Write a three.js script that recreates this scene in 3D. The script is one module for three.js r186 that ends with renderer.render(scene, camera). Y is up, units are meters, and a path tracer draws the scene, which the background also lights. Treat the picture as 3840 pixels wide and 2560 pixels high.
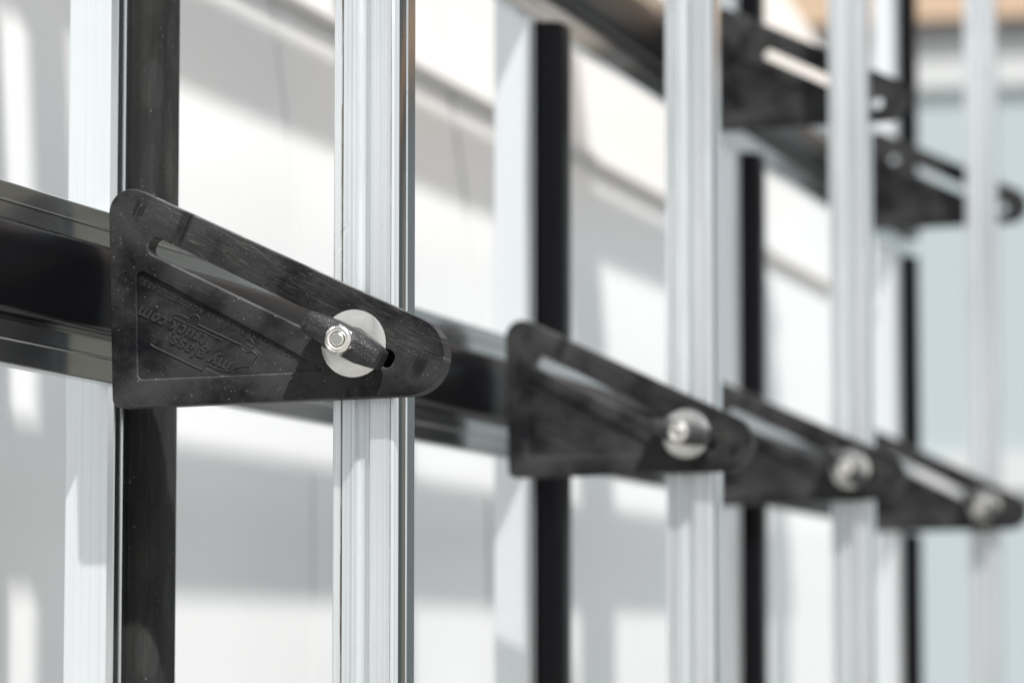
import * as THREE from 'three';
import { FontLoader } from 'three/addons/loaders/FontLoader.js';
import { TextGeometry } from 'three/addons/geometries/TextGeometry.js';
import { mergeGeometries, toCreasedNormals } from 'three/addons/utils/BufferGeometryUtils.js';

// ---------------------------------------------------------------- camera, sky, sun, exposure
const scene = new THREE.Scene();
const camera = new THREE.PerspectiveCamera(10.79, 1024 / 682, 0.05, 400);
camera.position.set(0, 1.25, 0);
camera.lookAt(2.88287, 1.501044, -0.79122);
camera.focus = 2.02;
camera.userData.fStop = 7.0;
scene.add(camera);

const renderer = new THREE.WebGLRenderer({ antialias: true });
renderer.setSize(1024, 682);
renderer.toneMapping = THREE.LinearToneMapping;
renderer.toneMappingExposure = 1.66;
renderer.shadowMap.enabled = true;

const SUN = new THREE.Vector3(-1.22, 2.2, 1).normalize();
const sun = new THREE.DirectionalLight(new THREE.Color().setRGB(1, 0.975, 0.94), 3.75);
sun.position.copy(SUN).multiplyScalar(12).add(new THREE.Vector3(3, 1.4, -0.7));
sun.target.position.set(3, 1.4, -0.7);
sun.castShadow = true;
sun.shadow.radius = 2.2;
sun.shadow.mapSize.set(4096, 4096);
Object.assign(sun.shadow.camera, { left: -5, right: 5, top: 5, bottom: -5, near: 0.5, far: 40 });
sun.shadow.bias = -0.0004;
scene.add(sun, sun.target);

{ // hazy summer sky: pale at the horizon, soft blue above
  const W = 512, H = 256, d = new Float32Array(W * H * 4);
  for (let j = 0; j < H; j++) for (let i = 0; i < W; i++) {
    const el = ((j + 0.5) / H - 0.5) * Math.PI, az = ((i + 0.5) / W - 0.5) * 2 * Math.PI;
    const v = new THREE.Vector3(Math.cos(el) * Math.cos(az), Math.sin(el), Math.cos(el) * Math.sin(az));
    const t = Math.pow(Math.max(0, 1 - Math.max(0, v.y)), 2.6);
    const s = Math.max(0, v.dot(SUN)), g = 0.35 * Math.pow(s, 8);
    const z = [0.25, 0.295, 0.345], h = [0.64, 0.645, 0.64];
    const k = (j * W + i) * 4;
    for (let c = 0; c < 3; c++) d[k + c] = (z[c] + (h[c] - z[c]) * t + g) * 1.0;
    if (v.y < 0) { d[k] = 0.2; d[k + 1] = 0.2; d[k + 2] = 0.2; }
    d[k + 3] = 1;
  }
  const sky = new THREE.DataTexture(d, W, H, THREE.RGBAFormat, THREE.FloatType);
  sky.mapping = THREE.EquirectangularReflectionMapping;
  sky.magFilter = sky.minFilter = THREE.LinearFilter;
  sky.needsUpdate = true;
  scene.background = sky;
  scene.environment = sky;
}

// ---------------------------------------------------------------- helpers
let seed = 20417;
const rnd = () => { seed = (seed * 1664525 + 1013904223) >>> 0; return seed / 4294967296; };
const rr = (a, b) => a + (b - a) * rnd();
const names = {};
function numbered(n) { const k = names[n] = (names[n] ?? -1) + 1; return k ? `${n}_${String(k).padStart(3, '0')}` : n; }
function tag(o, label, category, group) { o.userData.label = label; o.userData.category = category; if (group) o.userData.group = group; return o; }
function part(name, geo, mat, parent, label) {
  const m = new THREE.Mesh(geo, mat); m.name = name; m.castShadow = m.receiveShadow = true;
  if (label) m.userData.label = label;
  parent.add(m); return m;
}
function group(name, pos = [0, 0, 0]) { const g = new THREE.Group(); g.name = numbered(name); g.position.set(...pos); scene.add(g); return g; }
function canvas(w, h) { const c = document.createElement('canvas'); c.width = w; c.height = h; return [c, c.getContext('2d')]; }
function tex(c, srgb = true) {
  const t = new THREE.CanvasTexture(c); t.wrapS = t.wrapT = THREE.RepeatWrapping;
  if (srgb) t.colorSpace = THREE.SRGBColorSpace; t.anisotropy = 8; return t;
}
// closed outline [a, b] swept from l0 to l1; map(a, b, l) gives the point; uv = (distance round the outline, length) in metres
function prism(poly, l0, l1, map, crease = 0.6) {
  let area = 0; const n = poly.length;
  for (let i = 0; i < n; i++) { const p = poly[i], q = poly[(i + 1) % n]; area += p[0] * q[1] - p[1] * q[0]; }
  const P = area > 0 ? poly : [...poly].reverse();
  const o = map(0, 0, 0), ax = (v) => new THREE.Vector3(v[0] - o[0], v[1] - o[1], v[2] - o[2]);
  const det = ax(map(1, 0, 0)).cross(ax(map(0, 1, 0))).dot(ax(map(0, 0, 1)));
  const pos = [], uv = [];
  const tri = (a, b, c) => { const t = det > 0 ? [a, b, c] : [a, c, b]; for (const q of t) { pos.push(...map(q[0], q[1], q[2])); uv.push(q[3], q[4]); } };
  let s = 0;
  for (let i = 0; i < n; i++) {
    const p = P[i], q = P[(i + 1) % n], e = Math.hypot(q[0] - p[0], q[1] - p[1]);
    const A = [...p, l0, s, l0], B = [...q, l0, s + e, l0], C = [...q, l1, s + e, l1], D = [...p, l1, s, l1];
    tri(A, B, C); tri(A, C, D); s += e;
  }
  const v2 = P.map((p) => new THREE.Vector2(...p));
  for (const f of THREE.ShapeUtils.triangulateShape(v2, [])) {
    const [a, b, c] = f.map((k) => P[k]);
    tri([...a, l1, a[0], a[1]], [...b, l1, b[0], b[1]], [...c, l1, c[0], c[1]]);
    tri([...a, l0, a[0], a[1]], [...c, l0, c[0], c[1]], [...b, l0, b[0], b[1]]);
  }
  const g = new THREE.BufferGeometry();
  g.setAttribute('position', new THREE.Float32BufferAttribute(pos, 3));
  g.setAttribute('uv', new THREE.Float32BufferAttribute(uv, 2));
  g.computeVertexNormals();
  return toCreasedNormals(g, crease);
}
const box = (w, h, d, x, y, z) => { const g = new THREE.BoxGeometry(w, h, d); g.translate(x, y, z); return g; };
// polygon with its corners rounded: pts [x, y, r]
function roundedPath(path, pts) {
  const n = pts.length;
  for (let i = 0; i < n; i++) {
    const p = pts[(i + n - 1) % n], c = pts[i], q = pts[(i + 1) % n], r = c[2] || 0.0001;
    const a = new THREE.Vector2(p[0] - c[0], p[1] - c[1]).normalize(), b = new THREE.Vector2(q[0] - c[0], q[1] - c[1]).normalize();
    const t = r / Math.tan(Math.acos(THREE.MathUtils.clamp(a.dot(b), -1, 1)) / 2);
    const s = [c[0] + a.x * t, c[1] + a.y * t], e = [c[0] + b.x * t, c[1] + b.y * t];
    if (i) path.lineTo(...s); else path.moveTo(...s);
    const m = 10;
    const ctr = new THREE.Vector2(c[0], c[1]).add(a.clone().add(b).normalize().multiplyScalar(Math.hypot(r, t)));
    let a0 = Math.atan2(s[1] - ctr.y, s[0] - ctr.x), a1 = Math.atan2(e[1] - ctr.y, e[0] - ctr.x);
    if (a1 - a0 > Math.PI) a1 -= 2 * Math.PI; if (a0 - a1 > Math.PI) a1 += 2 * Math.PI;
    for (let k = 1; k <= m; k++) { const w = a0 + (a1 - a0) * k / m; path.lineTo(ctr.x + r * Math.cos(w), ctr.y + r * Math.sin(w)); }
  }
  path.closePath(); return path;
}

// ---------------------------------------------------------------- materials
const lin = (r, g, b) => new THREE.Color().setRGB(r, g, b);
function brushed(w, h, base, spread, draw) {                 // streaks run along v
  const [c, x] = canvas(w, h); x.fillStyle = `rgb(${base})`; x.fillRect(0, 0, w, h);
  for (let i = 0; i < w * 5; i++) {
    const l = rnd() < 0.5; x.globalAlpha = rr(0.02, spread);
    x.fillStyle = l ? '#fff' : '#3a3e44'; x.fillRect(rr(0, w), rr(-h * 0.2, h), rr(0.4, 1.6), rr(h * 0.1, h * 0.8));
  }
  x.globalAlpha = 1; if (draw) draw(x, w, h); return c;
}
function metal(color, rough, map, rmap, rx = 1, ry = 1, metalness = 1) {
  const m = new THREE.MeshStandardMaterial({ color, metalness: metalness, roughness: rough });
  if (map) { const t = tex(map); t.repeat.set(rx, ry); m.map = t; }
  if (rmap) { const t = tex(rmap, false); t.repeat.set(rx, ry); m.roughnessMap = t; }
  return m;
}
const streak = brushed(256, 512, '226,229,232', 0.05);
const streakRough = brushed(256, 512, '150,150,150', 0.16);
const fineStreak = brushed(256, 512, '226,229,232', 0.02);
const railAlu = metal(lin(0.8, 0.8, 0.79), 0.2, fineStreak, null, 8, 0.4);
const uprightAlu = metal(lin(0.98, 0.985, 0.985), 0.5, fineStreak, null, 8, 0.4, 0.72);

function rubberMaps(dust) {
  const [c, x] = canvas(512, 1024); x.fillStyle = dust > 0.5 ? '#212121' : '#08080b'; x.fillRect(0, 0, 512, 1024);
  for (let i = 0; i < 260; i++) { x.globalAlpha = rr(0.01, 0.06) * dust; x.fillStyle = ['#8b8f92', '#7c7770', '#000'][i % 3]; x.beginPath(); x.ellipse(rr(0, 512), rr(0, 1024), rr(10, 50), rr(20, 160), 0, 0, 7); x.fill(); }
  for (let i = 0; i < 500; i++) { x.globalAlpha = rr(0.03, 0.14) * dust; x.fillStyle = i % 2 ? '#a0a3a5' : '#050505'; x.fillRect(rr(0, 512), rr(0, 1024), rr(0.6, 2), rr(20, 190)); }
  for (let i = 0; i < 220; i++) { x.globalAlpha = rr(0.1, 0.6) * dust; x.fillStyle = '#b5afa6'; x.beginPath(); x.arc(rr(0, 512), rr(0, 1024), rr(0.5, 2), 0, 7); x.fill(); }
  x.globalAlpha = 1; return c;
}
function rubber(dust, rough) {
  const t = tex(rubberMaps(dust)); t.repeat.set(6, 3);
  return new THREE.MeshPhysicalMaterial({ map: t, roughness: rough, specularIntensity: dust > 0.5 ? 0.26 : 0.22 });
}
const dustyRubber = rubber(1, 0.62), cleanRubber = rubber(0.12, 0.3);
const screwM = new THREE.MeshStandardMaterial({ color: lin(0.85, 0.8, 0.74), metalness: 1, roughness: 0.25 });
const ripple = (() => {                                     // slight waviness of the sheet metal
  const n = 256, [c, x] = canvas(n, n), im = x.createImageData(n, n), noise = valueNoise();
  for (let j = 0; j < n; j++) for (let i = 0; i < n; i++) { const w = (a, b) => noise(a * 0.03, b * 0.03) * 0.75 + noise(a * 0.07 + 40, b * 0.07) * 0.25, f = i / n, g = j / n, k = (j * n + i) * 4; const v = (w(i, j) * (1 - f) + w(i - n, j) * f) * (1 - g) + (w(i, j - n) * (1 - f) + w(i - n, j - n) * f) * g; im.data[k] = im.data[k + 1] = im.data[k + 2] = 255 * v; im.data[k + 3] = 255; }
  x.putImageData(im, 0, 0); const t = tex(c, false); t.repeat.set(0.9, 0.6); return t;
})();
const vanPaint = new THREE.MeshPhysicalMaterial({ bumpMap: ripple, bumpScale: 0.004, color: lin(0.78, 0.785, 0.785), roughness: 0.45, clearcoat: 0.8, clearcoatRoughness: 0.22 });

// ---------------------------------------------------------------- ground, building, van
{
  const [c, x] = canvas(1024, 1024); x.fillStyle = '#979591'; x.fillRect(0, 0, 1024, 1024);
  for (let i = 0; i < 9000; i++) { x.globalAlpha = rr(0.04, 0.3); x.fillStyle = ['#b5b2ac', '#5b5a58', '#74716c'][i % 3]; x.beginPath(); x.arc(rr(0, 1024), rr(0, 1024), rr(0.5, 3), 0, 7); x.fill(); }
  const t = tex(c); t.repeat.set(60, 60);
  const g = new THREE.PlaneGeometry(240, 240); g.rotateX(-Math.PI / 2);
  const m = new THREE.Mesh(g, new THREE.MeshStandardMaterial({ map: t, roughness: 0.95 }));
  m.name = 'ground'; m.receiveShadow = true; m.userData.kind = 'structure'; scene.add(m);
}
{
  const b = group('warehouse', [12, 0, 0]);
  tag(b, 'blurred pale teal building with a peach fascia, far behind the last pole', 'building');
  const wallM = new THREE.MeshStandardMaterial({ color: lin(0.36, 0.41, 0.43), roughness: 0.8 });
  const white = new THREE.MeshStandardMaterial({ color: lin(0.5, 0.51, 0.51), roughness: 0.7 });
  const peach = new THREE.MeshStandardMaterial({ color: lin(0.5, 0.36, 0.25), roughness: 0.8 });
  const grey = new THREE.MeshStandardMaterial({ color: lin(0.22, 0.23, 0.24), roughness: 0.6 });
  const dark = new THREE.MeshStandardMaterial({ color: lin(0.022, 0.036, 0.042), roughness: 0.55 });
  const brown = new THREE.MeshStandardMaterial({ color: lin(0.19, 0.11, 0.06), roughness: 0.7 });
  part('wall', box(4, 5.4, 6.9, 2, 2.7, -1.35), wallM, b);
  part('wall', box(4, 5.4, 9.6, 2.2, 2.7, 6.902), dark, b, 'dark teal wall');
  part('reflection_panel', box(0.06, 2.9, 1.5, 0.17, 1.5, 3.95), new THREE.MeshStandardMaterial({ color: lin(0.12, 0.1, 0.065), roughness: 0.7 }), b, 'unseen olive brown panel added to tint the rail reflections');  // added out of view to give the rail lips an olive reflection
  part('fascia', box(0.1, 2.0, 6.9, -0.05, 4.335, -1.35), peach, b);
  part('fascia', box(0.1, 0.24, 9.6, 0.15, 3.40, 6.902), brown, b, 'brown fascia');
  part('gutter', box(0.05, 0.05, 6.9, -0.025, 3.308, -1.35), grey, b);
  part('trim', box(0.03, 0.17, 6.9, -0.015, 3.195, -1.35), white, b);
  part('trim', box(0.03, 0.13, 6.9, -0.015, 1.82, -1.35), white, b);
}
{
  const v = group('van', [0, 0, 0]);
  tag(v, 'white van with a plain painted side that stands behind the glass rack', 'van');
  const side = [[0.3763, -1.0053], [0.6711, -0.9968], [1.1974, -0.9979], [1.4079, -0.9989], [1.4342, -1.0011], [1.4605, -1.0042], [1.5763, -1.0105], [1.7132, -1.0253], [1.8079, -1.0389], [1.9868, -1.0663], [2.1447, -1.1], [2.3026, -1.1474], [2.4184, -1.2211], [2.4816, -1.3474]];
  const poly = [...side.map(([y, z]) => [z, y]), [-2.55, 2.42], [-2.75, 2.1], [-2.83, 1.4], [-2.83, 0.42]];
  const P = (a, c, l) => [l, c, a];
  for (const [a, c] of [[-1.6, 0.9], [0.904, 2.982], [2.987, 3.545], [3.556, 6.26]]) part('body_panel', prism(poly, a, c, P, 1.0), vanPaint, v);
  part('body_core', prism(poly.map(([z, y]) => [z < -1.8 ? z + 0.003 : z - 0.003, y]), -1.5, 6.2, P, 1.0), new THREE.MeshStandardMaterial({ color: lin(0.03, 0.03, 0.03), roughness: 0.9 }), v);
  const trim = new THREE.MeshStandardMaterial({ color: lin(0.58, 0.56, 0.54), roughness: 0.6 });
  part('moulding', prism([[-1.0358, 1.8163], [-1.0295, 1.8174], [-1.0274, 1.8226], [-1.0305, 1.8311], [-1.0442, 1.8353], [-1.0526, 1.8258]], -1.6, 6.25, P), trim, v, 'grey beige strip along the upper side');
}

// ---------------------------------------------------------------- the glass rack: rails and uprights with rubber strips
// alu profile, a across (+-0.048), b outward (0 = front of the lips)
const lip = (s) => [[s * 0.0275, 0], [s * 0.0362, 0], [s * 0.0368, 0.0006], [s * 0.0374, 0.0006], [s * 0.038, -0.0004], [s * 0.0474, -0.0004], [s * 0.048, -0.001]];
const aluProfile = [...lip(-1).reverse(), [-0.0275, -0.0045], [0.0275, -0.0045], ...lip(1), [0.048, -0.0305], [0.0474, -0.0311], [-0.0474, -0.0311], [-0.048, -0.0305]];
const railProfile = [...lip(-1).reverse().map(([a, b]) => [a < -0.047 ? a - 0.003 : a, b]), [-0.0275, -0.0045], [0.0275, -0.0045], ...lip(1), [0.048, -0.0105], [0.0474, -0.011], [-0.0504, -0.011], [-0.051, -0.0105]];
const rubberProfile = (() => {                             // 48 mm wide, 11 mm proud, small round corners
  const p = [[-0.0235, -0.0044], [-0.0235, 0.0006], [-0.0240, 0.0012]];
  for (let i = 0; i <= 6; i++) { const t = Math.PI * (1 - i / 12); p.push([-0.0216 + 0.0026 * Math.cos(t), 0.0078 + 0.0026 * Math.sin(t)]); }
  p.push([-0.012, 0.0111], [0, 0.0114], [0.012, 0.0111]);
  for (let i = 0; i <= 6; i++) { const t = Math.PI * (0.5 - i / 12); p.push([0.0216 + 0.0026 * Math.cos(t), 0.0078 + 0.0026 * Math.sin(t)]); }
  p.push([0.0240, 0.0012], [0.0235, 0.0006], [0.0235, -0.0044]); return p;
})();
const padProfile = (() => {                                // the uprights carry a rounder pad
  const p = [[-0.0235, -0.0044]];
  const n = 22; for (let i = 0; i <= n; i++) { const t = Math.PI * (1 - i / n), c = Math.cos(t), s = Math.sin(t); p.push([-0.002 + 0.0255 * Math.sign(c) * Math.pow(Math.abs(c), 0.5), 0.0012 + 0.0190 * Math.pow(s, 0.62)]); }
  p.push([0.0235, -0.0044]); return p;
})();
const ZL = -0.776, RAIL = [1.078, 1.452, 1.826, 2.294], UPR = [0.97, 2.007, 2.935, 3.775, 4.835];
{
  const rack = group('glass_rack', [0, 0, 0]);
  tag(rack, 'aluminium glass carrying rack with black rubber strips on the white van side', 'glass rack');
  for (const y of RAIL) {
    const r = part('rail', prism(railProfile, -0.4, 4.9, (a, b, l) => [l, y + a, ZL + b]), railAlu, rack);
    part('rubber_strip', prism(rubberProfile, -0.4, 4.9, (a, b, l) => [l, y + a, ZL + b]), cleanRubber, r);
  }
  const spans = [[0.55, RAIL[0] - 0.049], ...RAIL.map((y, i) => [y + 0.049, (RAIL[i + 1] ?? 2.62) - 0.049])];
  UPR.forEach((x, i) => {
    const at = (p, b, l) => [x + p, l, ZL - 0.0006 + b];
    const back = [[-0.048, -0.0113], [0.048, -0.0113], [0.048, -0.0305], [0.0474, -0.0311], [-0.0474, -0.0311], [-0.048, -0.0305]];
    const mid = [[-0.048, -0.0048], [0.048, -0.0048], [0.048, -0.0113], [-0.048, -0.0113]];
    const u = part('upright', mergeGeometries([prism(back, 0.55, 2.6, at), ...spans.map(([a, c]) => prism(mid, a, c, at))]), uprightAlu, rack);
    for (const [a, c] of spans) {
      part('front_flange', prism([...lip(-1).reverse(), [-0.0275, -0.0045], [0.0275, -0.0045], ...lip(1), [0.048, -0.0048], [-0.048, -0.0048]], a, c, at), railAlu, u);
      part('rubber_strip', prism(padProfile, a + 0.004, c - 0.004, (p, b, l) => [x + (i === 1 ? p * 0.9 - 0.004 : p), l, ZL - 0.0006 + (i === 1 && b > 0.002 ? b * 0.86 : b)]), i === 1 ? dustyRubber : cleanRubber, u, i === 1 ? 'dusty black rubber strip' : undefined);
      if (i === 2 && a > RAIL[1] && c < RAIL[2]) { const h = new THREE.SphereGeometry(0.0034, 16, 10); h.scale(1, 1, 0.6); h.translate(x + 0.012, 1.664, ZL + 0.0162); part('screw', h, screwM, u); }
    }
  });
}

// ---------------------------------------------------------------- clamp poles
const W = 0.0374;
const F = (f) => (f - 0.5) * W;
const poleProfile = [
  [F(0.0), -0.0360], [F(0.0), -0.0012], [F(0.012), -0.0003], [F(0.03), 0], [F(0.125), 0], [F(0.143), -0.0009], [F(0.16), 0],
  [F(0.352), 0], [F(0.362), -0.0006], [F(0.368), -0.0058], [F(0.53), -0.0058], [F(0.545), -0.0044], [F(0.565), -0.0026], [F(0.578), -0.0005], [F(0.592), 0],
  [F(0.892), 0], [F(0.905), -0.0007], [F(0.918), -0.0003], [F(0.955), -0.0010], [F(0.985), -0.0026], [F(1.0), -0.0045],
  [F(1.0), -0.0184], [F(1.016), -0.0192], [F(1.0), -0.0200], [F(1.0), -0.0352], [F(0.98), -0.0360]];
const perimeter = poleProfile.reduce((s, p, i) => { const q = poleProfile[(i + 1) % poleProfile.length]; return s + Math.hypot(q[0] - p[0], q[1] - p[1]); }, 0);
function poleMaps() {                                       // u: once round the profile, v: 1 m
  const w = 1024, h = 2048, dirt = [];
  // outline is walked counter-clockwise, so find the distance of each groove
  let area = 0; poleProfile.forEach((p, i) => { const q = poleProfile[(i + 1) % poleProfile.length]; area += p[0] * q[1] - p[1] * q[0]; });
  const P = area > 0 ? poleProfile : [...poleProfile].reverse(); let s = 0; const at = {};
  P.forEach((p, i) => { at[p[0].toFixed(5) + p[1].toFixed(5)] = s; const q = P[(i + 1) % P.length]; s += Math.hypot(q[0] - p[0], q[1] - p[1]); });
  const U = (a, b) => at[a.toFixed(5) + b.toFixed(5)] / perimeter * w;
  const vLine = U(F(0.143), -0.0009), vLine2 = U(F(0.905), -0.0007);
  const color = brushed(w, h, '233,236,238', 0.06, (x) => {
    for (let i = 0; i < 46; i++) { x.globalAlpha = rr(0.03, 0.14); x.fillStyle = i % 2 ? '#ffffff' : '#6d747b'; x.fillRect(rr(0, w), 0, rr(2, 16), h); }
    for (let i = 0; i < 260; i++) { x.globalAlpha = rr(0.08, 0.35); x.fillStyle = '#3b2f22'; x.fillRect(vLine + rr(-5, 5), rr(0, h), rr(1, 3), rr(20, 190)); }
    for (let i = 0; i < 90; i++) { x.globalAlpha = rr(0.05, 0.3); x.fillStyle = '#46392a'; x.fillRect(vLine2 + rr(-2.5, 2.5), rr(0, h), rr(0.8, 2), rr(20, 170)); }
    for (let i = 0; i < 700; i++) { x.globalAlpha = rr(0.05, 0.25); x.fillStyle = i % 3 ? '#fff' : '#5c564d'; x.beginPath(); x.arc(rr(0, w), rr(0, h), rr(0.5, 1.6), 0, 7); x.fill(); }
    for (let k = 0; k < 30; k++) {                          // rubbed patches of fine arcs
      const cx = rr(0, w), cy = rr(0, h);
      for (let i = 0; i < 16; i++) { x.globalAlpha = rr(0.15, 0.6); x.strokeStyle = i % 4 ? '#fff' : '#85898c'; x.lineWidth = rr(0.8, 2.2); const px = cx + rr(-36, 36), py = cy + rr(-40, 40), d = rr(6, 40); x.beginPath(); x.moveTo(px, py); x.quadraticCurveTo(px + d * 0.6, py + rr(0, 6), px + d, py + rr(4, 26)); x.stroke(); }
    }
    x.globalAlpha = 1;
  });
  poleMaps.side = [U(F(1.0), -0.0045) / w, U(F(1.0), -0.0352) / w];
  return color;
}
const poleColor = poleMaps();
const poleRough = brushed(512, 512, '128,128,128', 0.06, (x, w, h) => { for (let i = 0; i < 60; i++) { x.globalAlpha = rr(0.04, 0.14); x.fillStyle = i % 2 ? '#fff' : '#000'; x.beginPath(); x.ellipse(rr(0, w), rr(0, h), rr(8, 50), rr(20, 120), 0, 0, 7); x.fill(); } x.globalAlpha = 0.92; x.fillStyle = '#262626'; const [p, q] = poleMaps.side.map((t) => t * w).sort((a, b) => a - b); x.fillRect(p, 0, q - p, h); x.globalAlpha = 1; });
const poleAlu = metal(lin(0.97, 0.975, 0.975), 0.8, poleColor, poleRough, 1 / perimeter, 1, 0.84);
{
  const [c, x] = canvas(512, 8); x.fillStyle = '#d0d0d0'; x.fillRect(0, 0, 512, 8);
  const [p, q] = poleMaps.side.map((t) => t * 512).sort((a, b) => a - b); x.fillStyle = '#fff'; x.fillRect(p - 3, 0, q - p + 6, 8);
  const t = tex(c, false); t.repeat.set(1 / perimeter, 1); poleAlu.metalnessMap = t; poleAlu.metalness = 1;
}
const poleShape = prism(poleProfile, 0.5, 2.75, (a, b, l) => [-b, l, a], 0.35);
const POLE = [[1.923, 'nearest upright aluminium pole, sharp, holding the sharp black cleat'],
  [2.76, 'second nearest aluminium pole, slightly blurred, just right of the sharp pole'],
  [3.48, 'third nearest aluminium pole, crossing in front of the larger blurred upper cleat'],
  [4.42, 'farthest and most blurred aluminium pole, in front of the teal building']];
POLE.forEach(([x, label]) => {
  const m = new THREE.Mesh(poleShape, poleAlu); m.name = numbered('clamp_pole'); m.castShadow = m.receiveShadow = true;
  m.position.set(x, 0, -0.6135); scene.add(m); tag(m, label, 'pole', 'aluminium poles clamping along the rack');
});

// ---------------------------------------------------------------- cleats
function valueNoise() {
  const T = Array.from({ length: 4096 }, rnd), at = (i, j) => T[((i * 73 + j * 179 + ((i * j) & 255) * 31) & 4095)];
  return (x, y) => { const i = Math.floor(x), j = Math.floor(y), f = x - i, g = y - j, a = f * f * (3 - 2 * f), b = g * g * (3 - 2 * g); return (at(i, j) * (1 - a) + at(i + 1, j) * a) * (1 - b) + (at(i, j + 1) * (1 - a) + at(i + 1, j + 1) * a) * b; };
}
function plasticMaps() {
  const w = 2048, h = 1396, [c, x] = canvas(w, h), [bc, b] = canvas(w, h);
  const S = w / 0.22, X = (m) => (m + 0.16) * S, Y = (m) => h - (m + 0.05) * S;
  x.fillStyle = '#2f2f30'; x.fillRect(0, 0, w, h); b.fillStyle = '#808080'; b.fillRect(0, 0, w, h);
  {                                                         // dusty and oily clouds
    const n = 640, m = 436, [fc, fx] = canvas(n, m), im = fx.createImageData(n, m), noise = valueNoise();
    for (let j = 0; j < m; j++) for (let i = 0; i < n; i++) {
      let v = 0, q = 1, t = 0; for (let o = 0; o < 6; o++) { v += q * noise(i * 0.011 * (1 << o) + 31 * o, j * 0.013 * (1 << o)); t += q; q *= 0.62; }
      const f = (v / t - 0.5) * 3.4, warm = noise(i * 0.02 + 90, j * 0.02), k = (j * n + i) * 4, u = f > 0;
      im.data[k] = u ? 122 + 8 * warm : 0; im.data[k + 1] = u ? 122 : 0; im.data[k + 2] = u ? 124 - 8 * warm : 4; im.data[k + 3] = Math.min(1, Math.abs(f)) * (u ? 46 : 180);
    }
    fx.putImageData(im, 0, 0); x.imageSmoothingEnabled = true; x.drawImage(fc, 0, 0, w, h);
  }
  const line = (x0, y0, x1, y1, lw, col, a) => { for (const [q, cc, aa] of [[x, col, a], [b, col === '#000' ? '#b0b0b0' : '#505050', Math.min(1, a * 1.6)]]) { q.globalAlpha = aa; q.strokeStyle = cc; q.lineWidth = lw; q.beginPath(); q.moveTo(x0, y0); q.quadraticCurveTo((x0 + x1) / 2 + rr(-9, 9), (y0 + y1) / 2 + rr(-9, 9), x1, y1); q.stroke(); } };
  const dir = Math.atan(0.485);
  for (let i = 0; i < 900; i++) {                           // rubbing along the arm
    const t = rr(-0.13, 0.04), px = X(t + rr(-0.01, 0.01)), py = Y(-0.485 * t + rr(0.006, 0.034)), L = rr(15, 190), a = dir + rr(-0.16, 0.16);
    line(px, py, px + L * Math.cos(a), py + L * Math.sin(a), rr(0.5, 1.3), i % 3 ? '#a5a19c' : '#000', rr(0.08, 0.42));
  }
  for (let i = 0; i < 420; i++) {
    const px = rr(0, w), py = rr(0, h), L = rr(8, 120), a = rr(0, 1) < 0.6 ? dir + rr(-0.3, 0.5) : rr(0, 3.1);
    line(px, py, px + L * Math.cos(a), py + L * Math.sin(a), rr(0.5, 1.6), i % 2 ? '#b0a79c' : '#000', rr(0.08, 0.4));
  }
  for (let i = 0; i < 14; i++) {                            // a few long pale scratches
    const px = X(rr(-0.13, 0.0)), py = Y(rr(-0.02, 0.07)), L = rr(60, 330), a = dir + rr(-0.12, 0.3);
    line(px, py, px + L * Math.cos(a), py + L * Math.sin(a), rr(1, 2.2), '#c9c3bb', rr(0.14, 0.38));
  }
  for (let i = 0; i < 9000; i++) {                          // dust specks
    x.globalAlpha = rr(0.05, 0.5); x.fillStyle = ['#c9c4bc', '#9a9793', '#a3968a', '#0a0a0a'][i % 4]; x.beginPath(); x.arc(rr(0, w), rr(0, h), Math.pow(rnd(), 6) * 3.4 + 0.6, 0, 7); x.fill();
  }
  for (let i = 0; i < 9000; i++) { b.globalAlpha = rr(0.1, 0.4); b.fillStyle = i % 2 ? '#a0a0a0' : '#606060'; b.beginPath(); b.arc(rr(0, w), rr(0, h), rr(0.8, 2.6), 0, 7); b.fill(); }
  x.globalAlpha = b.globalAlpha = 1;
  // the two darker rubbed marks near the upper corner and at the tip
  for (const [mx, my, turn, wd, ht] of [[-0.1035, 0.0665, 0.42, 70, 230], [-0.13, 0.078, 0.5, 64, 100], [0.036, -0.016, 0.5, 60, 120]]) {
    x.save(); x.translate(X(mx), Y(my)); x.rotate(turn); x.fillStyle = '#0b0c0e';
    for (let i = 0; i < 70; i++) { x.globalAlpha = rr(0.06, 0.24); x.fillRect(rr(-wd / 2, wd / 2), -ht * 0.6 + rr(-26, 26), rr(1, 7), ht * rr(0.6, 1)); }
    x.restore();
  }
  x.globalAlpha = 1;
  return [c, bc];
}
const [plasticC, plasticB] = plasticMaps();
const fit = (t) => { t.repeat.set(1 / 0.22, 1 / 0.15); t.offset.set(0.16 / 0.22, 0.05 / 0.15); return t; };
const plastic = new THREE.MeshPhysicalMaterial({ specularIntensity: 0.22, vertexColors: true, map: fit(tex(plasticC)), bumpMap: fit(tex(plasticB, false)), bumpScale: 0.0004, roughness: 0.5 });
const raised = new THREE.MeshPhysicalMaterial({ color: lin(0.026, 0.026, 0.026), roughness: 0.42, specularIntensity: 0.6 });
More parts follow.
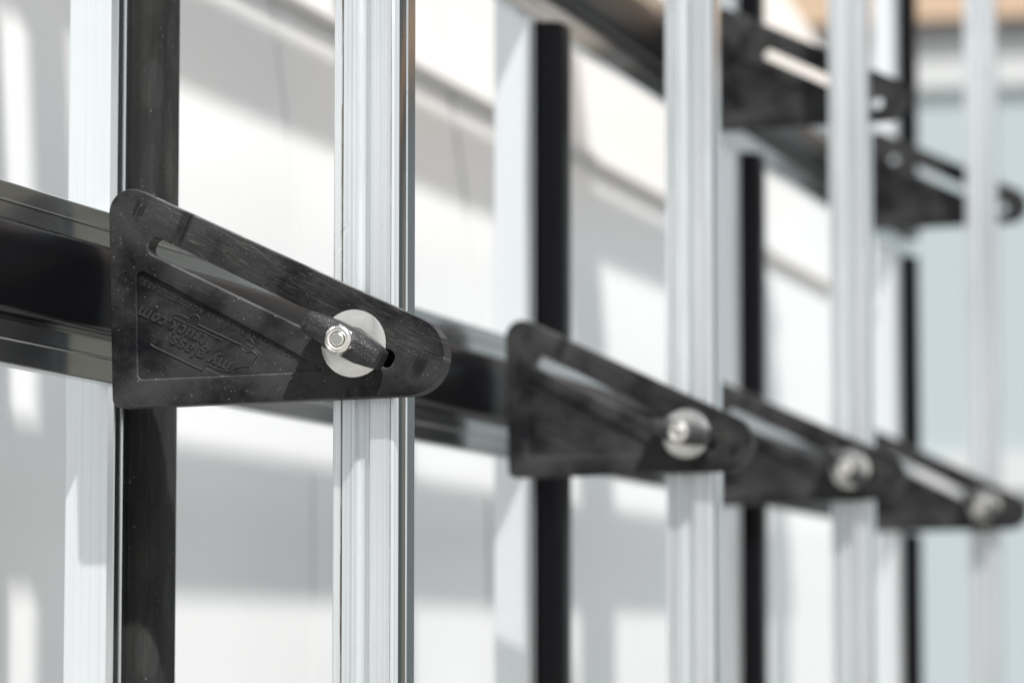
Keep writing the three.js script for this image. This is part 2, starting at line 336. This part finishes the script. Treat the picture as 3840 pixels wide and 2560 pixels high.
const knobPlastic = (() => {
  const [c, x] = canvas(512, 512); x.fillStyle = '#707070'; x.fillRect(0, 0, 512, 512);
  for (let i = 0; i < 5200; i++) { x.globalAlpha = rr(0.2, 0.6); x.fillStyle = i % 2 ? '#fff' : '#000'; const px = rr(0, 512), py = rr(0, 512), r = rr(2, 6); for (const dx of [-512, 0, 512]) for (const dy of [-512, 0, 512]) if (Math.abs(px + dx - 256) < 270 && Math.abs(py + dy - 256) < 270) { x.beginPath(); x.ellipse(px + dx, py + dy, r, r * 0.65, px, 0, 7); x.fill(); } }
  const t = tex(c, false); t.repeat.set(1 / 0.05, 1 / 0.05);
  return new THREE.MeshPhysicalMaterial({ color: lin(0.014, 0.014, 0.015), roughness: 0.42, ior: 1.55, bumpMap: t, bumpScale: 0.0004 });
})();
const satin = (() => {
  const [c, x] = canvas(256, 256); x.fillStyle = '#e8e6e2'; x.fillRect(0, 0, 256, 256);
  for (let i = 0; i < 900; i++) { x.globalAlpha = rr(0.01, 0.05); x.fillStyle = i % 2 ? '#fff' : '#8d867e'; x.beginPath(); x.arc(rr(0, 256), rr(0, 256), rr(1, 9), 0, 7); x.fill(); }
  const t = tex(c); t.repeat.set(25, 25);
  return new THREE.MeshStandardMaterial({ map: t, color: lin(0.86, 0.86, 0.85), metalness: 1, roughness: 0.27 });
})();
const zinc = new THREE.MeshStandardMaterial({ color: lin(0.86, 0.84, 0.8), metalness: 1, roughness: 0.24 });
const nylon = new THREE.MeshStandardMaterial({ color: lin(0.72, 0.7, 0.66), metalness: 0.6, roughness: 0.35 });

const OUT = [[-0.1478, 0.1005, 0.0135], [-0.1439, -0.0336, 0.0055], [0.0328, -0.0294, 0.0001]];
function outline() {
  const s = new THREE.Shape();
  // three straight sides and a round tip of radius 22 mm about (0.0305, -0.0074)
  const c = [0.0303, -0.0074], r = 0.0221, a0 = 1.116, a1 = -1.546, pts = [];
  roundedPath(s, [[-0.1478, 0.0992, 0.0135], [-0.1439, -0.0336, 0.0055], ...Array.from({ length: 25 }, (_, i) => { const a = a1 + (a0 - a1) * i / 24; return [c[0] + r * Math.cos(a), c[1] + r * Math.sin(a), 0.00001]; })]);
  return s;
}
const slotDir = new THREE.Vector2(1, -0.485).normalize(), slotNor = new THREE.Vector2(0.485, 1).normalize();
function slotHole(x0, x1, hw = 0.0052, rc = 0.0042) {
  const p = (x, s, e) => { const y = 0.2 * 0 - 0.485 * (x + 0.118) + 0.0575; return [x + slotNor.x * s * hw + slotDir.x * e, y + slotNor.y * s * hw + slotDir.y * e, rc]; };
  return roundedPath(new THREE.Path(), [p(x0, 1, 0), p(x0, -1, 0), p(x1, -1, 0), p(x1, 1, 0)]);
}
const roundHole = (x, y, r) => { const p = new THREE.Path(); p.absarc(x, y, r, 0, Math.PI * 2); return p; };
const recessHole = () => roundedPath(new THREE.Path(), [[-0.1302, 0.0462, 0.0032], [-0.1286, -0.0176, 0.0026], [-0.0150, -0.0150, 0.0014]]);
function uvAndRimLight(g) { const nn = g.attributes.normal, col = []; for (let i = 0; i < nn.count; i++) { const up = Math.abs(nn.getZ(i)) < 0.45 ? Math.max(0, nn.getY(i)) : 0, nz = Math.abs(nn.getZ(i)), v = 1 + 2.8 * up + (nz > 0.3 && nz < 0.96 ? 0.7 : 0); col.push(v, v * 0.99, v * 0.97); } g.setAttribute('color', new THREE.Float32BufferAttribute(col, 3)); const p = g.attributes.position, u = g.attributes.uv; for (let i = 0; i < p.count; i++) u.setXY(i, p.getX(i), p.getY(i)); return g; }  // also paints sunlit highlight on upward walls into vertex colour; bevels lightened as wear
function plate(holes) {
  const front = outline(), back = outline(); front.holes.push(...holes(), recessHole()); back.holes.push(...holes());
  const a = new THREE.ExtrudeGeometry(front, { depth: 0.0012, bevelEnabled: true, bevelSize: 0.0007, bevelThickness: 0.0007, bevelOffset: -0.0007, bevelSegments: 3, curveSegments: 24 });
  a.translate(0, 0, -0.0019);                              // front at 0
  const b = new THREE.ExtrudeGeometry(back, { depth: 0.0112, bevelEnabled: false, curveSegments: 24 });
  b.translate(0, 0, -0.0130);
  const g = mergeGeometries([toCreasedNormals(a, 0.7), toCreasedNormals(b, 0.7)]);
  return uvAndRimLight(g);
}
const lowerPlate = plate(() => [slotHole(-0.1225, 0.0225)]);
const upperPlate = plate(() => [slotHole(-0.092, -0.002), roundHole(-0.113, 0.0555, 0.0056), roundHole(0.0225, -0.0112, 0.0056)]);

const font = await new FontLoader().loadAsync('fonts/droid/droid_sans_bold.typeface.json');
const fontThin = await new FontLoader().loadAsync('fonts/droid/droid_sans_regular.typeface.json');
function textAlong(str, f, size, start, end, h, shear, bevel) {
  const gs = [], L = Math.hypot(end[0] - start[0], end[1] - start[1]), ang = Math.atan2(end[1] - start[1], end[0] - start[0]);
  const adv = [...str].map((c) => (f.data.glyphs[c] ?? f.data.glyphs['?']).ha / f.data.resolution * size);
  const total = adv.reduce((s, v) => s + v, 0), k = L / total; let d = 0;
  [...str].forEach((c, i) => {
    if (c !== ' ') {
      const g = new TextGeometry(c, { font: f, size, depth: h, curveSegments: 4, bevelEnabled: bevel > 0, bevelSize: bevel, bevelThickness: bevel, bevelOffset: -bevel * 0.3, bevelSegments: 2 });
      if (k < 1) g.scale(k * 0.98, 1, 1);
      if (shear) { const p = g.attributes.position; for (let j = 0; j < p.count; j++) p.setX(j, p.getX(j) + shear * p.getY(j)); }
      g.translate(d + (k > 1 ? (k - 1) * adv[i] / 2 : 0), 0, 0); g.rotateZ(ang); g.translate(start[0], start[1], 0); gs.push(g);
    }
    d += adv[i] * k;
  });
  return gs;
}
function ribbon(pts, w, h, closed) {
  const gs = []; const n = closed ? pts.length : pts.length - 1;
  for (let i = 0; i < n; i++) {
    const p = pts[i], q = pts[(i + 1) % pts.length], L = Math.hypot(q[0] - p[0], q[1] - p[1]);
    const g = new THREE.CylinderGeometry(w / 2, w / 2, L + w * 0.6, 10); g.scale(1, 1, 2.8 * h / w); g.rotateZ(Math.atan2(q[1] - p[1], q[0] - p[0]) - Math.PI / 2); g.translate((p[0] + q[0]) / 2, (p[1] + q[1]) / 2, 0); gs.push(g.toNonIndexed());
  }
  return gs;
}
const mm = (a) => a.map((v) => v / 1000);
const FLOOR = -0.0019;
const lettering = mergeGeometries([
  ...textAlong('my glass', font, 0.0066, mm([-71.8, -9.6]), mm([-107.6, 7.4]), 0.0005, 0.2, 0.00022),
  ...textAlong('truck.com', font, 0.0066, mm([-86.6, 6.2]), mm([-127.9, 24.4]), 0.0005, 0.2, 0.00022),
  ...textAlong('TIGHTEN CLEAT SECURELY AGAINST GLASS', fontThin, 0.0031, mm([-26.5, -9.2]), mm([-126.2, 39.0]), 0.0004, 0, 0.00012)].map((g) => { const q = g.index ? g.toNonIndexed() : g; q.translate(0, 0, FLOOR - 0.00005); return q; }));
const wheel = (cx, cy, r, a0, a1) => Array.from({ length: 13 }, (_, i) => { const a = a0 + (a1 - a0) * i / 12; return [cx + r * Math.cos(a), cy + r * Math.sin(a)]; });
const emblem = mergeGeometries([
  ...ribbon([[-107.7, 19.4], [-121.6, 2.3], [-119.5, 0.8], [-91, -12.7], [-87.9, -9.6], [-86.4, -7.7]].map(mm), 0.0011, 0.00045),
  ...ribbon([[-87.9, -9.4], [-82, -12.2], [-75, -14], [-69.9, -11.4], [-62.2, -11.1], [-57.9, -4.9], [-61.3, -2.2]].map(mm), 0.0009, 0.0004),
  ...ribbon([[-67.4, 0.9], [-93.2, 12.9]].map(mm), 0.0011, 0.00045),
  ...ribbon([[-99.4, 16.5], [-103.5, 18.6], [-107.7, 19.4]].map(mm), 0.0009, 0.0004),
  ...ribbon(wheel(-63.8, 0.6, 3.8, 0, 2 * Math.PI).map(mm), 0.0008, 0.00035),
  ...ribbon(wheel(-95.8, 15.2, 3.6, -0.6, 3.2).map(mm), 0.0008, 0.00035),
  ...ribbon([[-119.3, 2.5], [-108, 17.2], [-78.7, 3.8], [-86.4, -7.7]].map(mm), 0.0007, 0.00035)].map((g) => { g.translate(0, 0, FLOOR); return g; }));

const slotShadeShape = (() => { const g = new THREE.BoxGeometry(0.040, 0.0098, 0.0012); g.rotateZ(Math.atan(-0.485)); g.translate(0.0062, -0.0027, -0.0121); return g; })();  // dark bar added inside the slot so its end looks shaded
const washerShape = (() => {
  const s = new THREE.Shape(); s.absarc(0, 0, 0.019, 0, Math.PI * 2); s.holes.push(roundHole(0, 0, 0.0043));
  const g = new THREE.ExtrudeGeometry(s, { depth: 0.0012, bevelEnabled: true, bevelSize: 0.0004, bevelThickness: 0.0004, bevelOffset: -0.0004, bevelSegments: 2, curveSegments: 48 });
  g.translate(0, 0, 0.0006); return toCreasedNormals(g, 0.5);
})();
const wingShape = (() => {                                  // a bow-tie bar of grained plastic with a boss under it
  const s = new THREE.Shape();
  roundedPath(s, [[-0.0262, 0.0062, 0.0026], [-0.0262, -0.0055, 0.0026], [-0.0100, -0.0084, 0.006], [0.0100, -0.0084, 0.006], [0.0236, -0.0058, 0.0026], [0.0236, 0.0056, 0.0026], [0.0100, 0.0084, 0.006], [-0.0100, 0.0084, 0.006]]);
  const g = new THREE.ExtrudeGeometry(s, { depth: 0.0105, bevelEnabled: true, bevelSize: 0.0044, bevelThickness: 0.0048, bevelOffset: -0.0044, bevelSegments: 2, curveSegments: 12 });
  g.translate(0, 0, 0.0085);
  const p = g.attributes.position;                          // wings rise a little towards their ends, bar a little twisted
  for (let i = 0; i < p.count; i++) { const x = p.getX(i), k = Math.max(0, Math.abs(x) - 0.008) / 0.018; p.setZ(i, p.getZ(i) + 0.0012 * k * k); }
  const boss = new THREE.CylinderGeometry(0.0082, 0.0092, 0.0135, 28); boss.rotateX(Math.PI / 2); boss.translate(0, 0, 0.0088);
  return mergeGeometries([toCreasedNormals(g, 0.42), toCreasedNormals(boss.toNonIndexed(), 0.7)]);
})();
const nutShape = (() => {
  const s = new THREE.Shape(); for (let i = 0; i < 6; i++) { const a = i * Math.PI / 3 + 0.45, q = [0.0075 * Math.cos(a), 0.0075 * Math.sin(a)]; i ? s.lineTo(...q) : s.moveTo(...q); } s.closePath();
  const hex = new THREE.ExtrudeGeometry(s, { depth: 0.0048, bevelEnabled: true, bevelSize: 0.0008, bevelThickness: 0.0008, bevelOffset: -0.0008, bevelSegments: 3 });
  hex.translate(0, 0, 0.0228);
  const collar = new THREE.LatheGeometry([[0.0045, 0.0282], [0.0069, 0.0282], [0.0070, 0.0296], [0.0066, 0.0312], [0.0060, 0.0319], [0.0056, 0.0321], [0.0054, 0.0316]].map((q) => new THREE.Vector2(...q)), 40);
  collar.rotateX(Math.PI / 2);
  return mergeGeometries([toCreasedNormals(hex, 0.6), toCreasedNormals(collar.toNonIndexed(), 0.7)].map((g) => g.index ? g.toNonIndexed() : g));
})();
const nylonShape = (() => { const g = new THREE.LatheGeometry([[0.0040, 0.0300], [0.0040, 0.0312], [0.0048, 0.0316], [0.0056, 0.0313], [0.0057, 0.0300]].map((q) => new THREE.Vector2(...q)), 40); g.rotateX(Math.PI / 2); return g; })();
const boltShape = (() => { const g = new THREE.LatheGeometry([[0, 0.0322], [0.0032, 0.0322], [0.0038, 0.0317], [0.0040, 0.0310], [0.0040, -0.0125], [0, -0.0125]].map((q) => new THREE.Vector2(...q)), 36); g.rotateX(Math.PI / 2); return toCreasedNormals(g.toNonIndexed(), 0.6); })();

function makeCleat() {
  const c = group('glass_cleat', [1.910, 1.4171, -0.6152]); c.rotation.y = -Math.PI / 2;
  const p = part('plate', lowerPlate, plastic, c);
  part('lettering', lettering, raised, p); part('truck_emblem', emblem, raised, p);
  part('slot_shade', slotShadeShape, knobPlastic, c);
  part('washer', washerShape, satin, c);
  part('wing_knob', wingShape, knobPlastic, c).rotation.z = -0.49;
  const n = part('lock_nut', nutShape, zinc, c); n.scale.set(1.13, 1.13, 1); part('nylon_ring', nylonShape, nylon, n);
  part('bolt', boltShape, zinc, c);
  return c;
}
const G = 'black plastic cleats with wing knobs along the lower rail';
const cleat = makeCleat();
tag(cleat, 'sharply focused black plastic cleat with embossed truck and lettering, on the nearest pole', 'cleat', G);
[[2.747, 1.4140, -0.6128, -0.2, -0.006, 'slightly blurred black cleat with a wing knob, on the second pole'],
  [3.467, 1.4200, -0.6105, -0.75, 0.012, 'blurred lower black cleat whose knob is on the third pole'],
  [4.407, 1.4200, -0.6110, -0.62, -0.014, 'most blurred lower black cleat at the right edge, its knob on the farthest pole']].forEach(([x, y, z, tilt, roll, label]) => {
  const k = cleat.clone(); k.name = numbered('glass_cleat'); k.position.set(x, y, z); scene.add(k); tag(k, label, 'cleat', G);
  k.rotation.z = roll; k.children.find((q) => q.name === 'wing_knob').rotation.z = tilt;
});
{
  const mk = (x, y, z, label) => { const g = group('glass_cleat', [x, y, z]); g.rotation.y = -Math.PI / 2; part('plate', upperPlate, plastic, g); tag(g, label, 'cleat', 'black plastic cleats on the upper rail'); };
  mk(3.520, 1.797, -0.6130, 'larger upper black cleat with two holes, mostly behind the third pole');
  mk(4.460, 1.8015, -0.6140, 'smaller upper black cleat with two holes, mostly behind the farthest pole');
}
scene.traverse((o) => { if (o.isMesh) { o.castShadow = true; o.receiveShadow = true; } });
renderer.render(scene, camera);
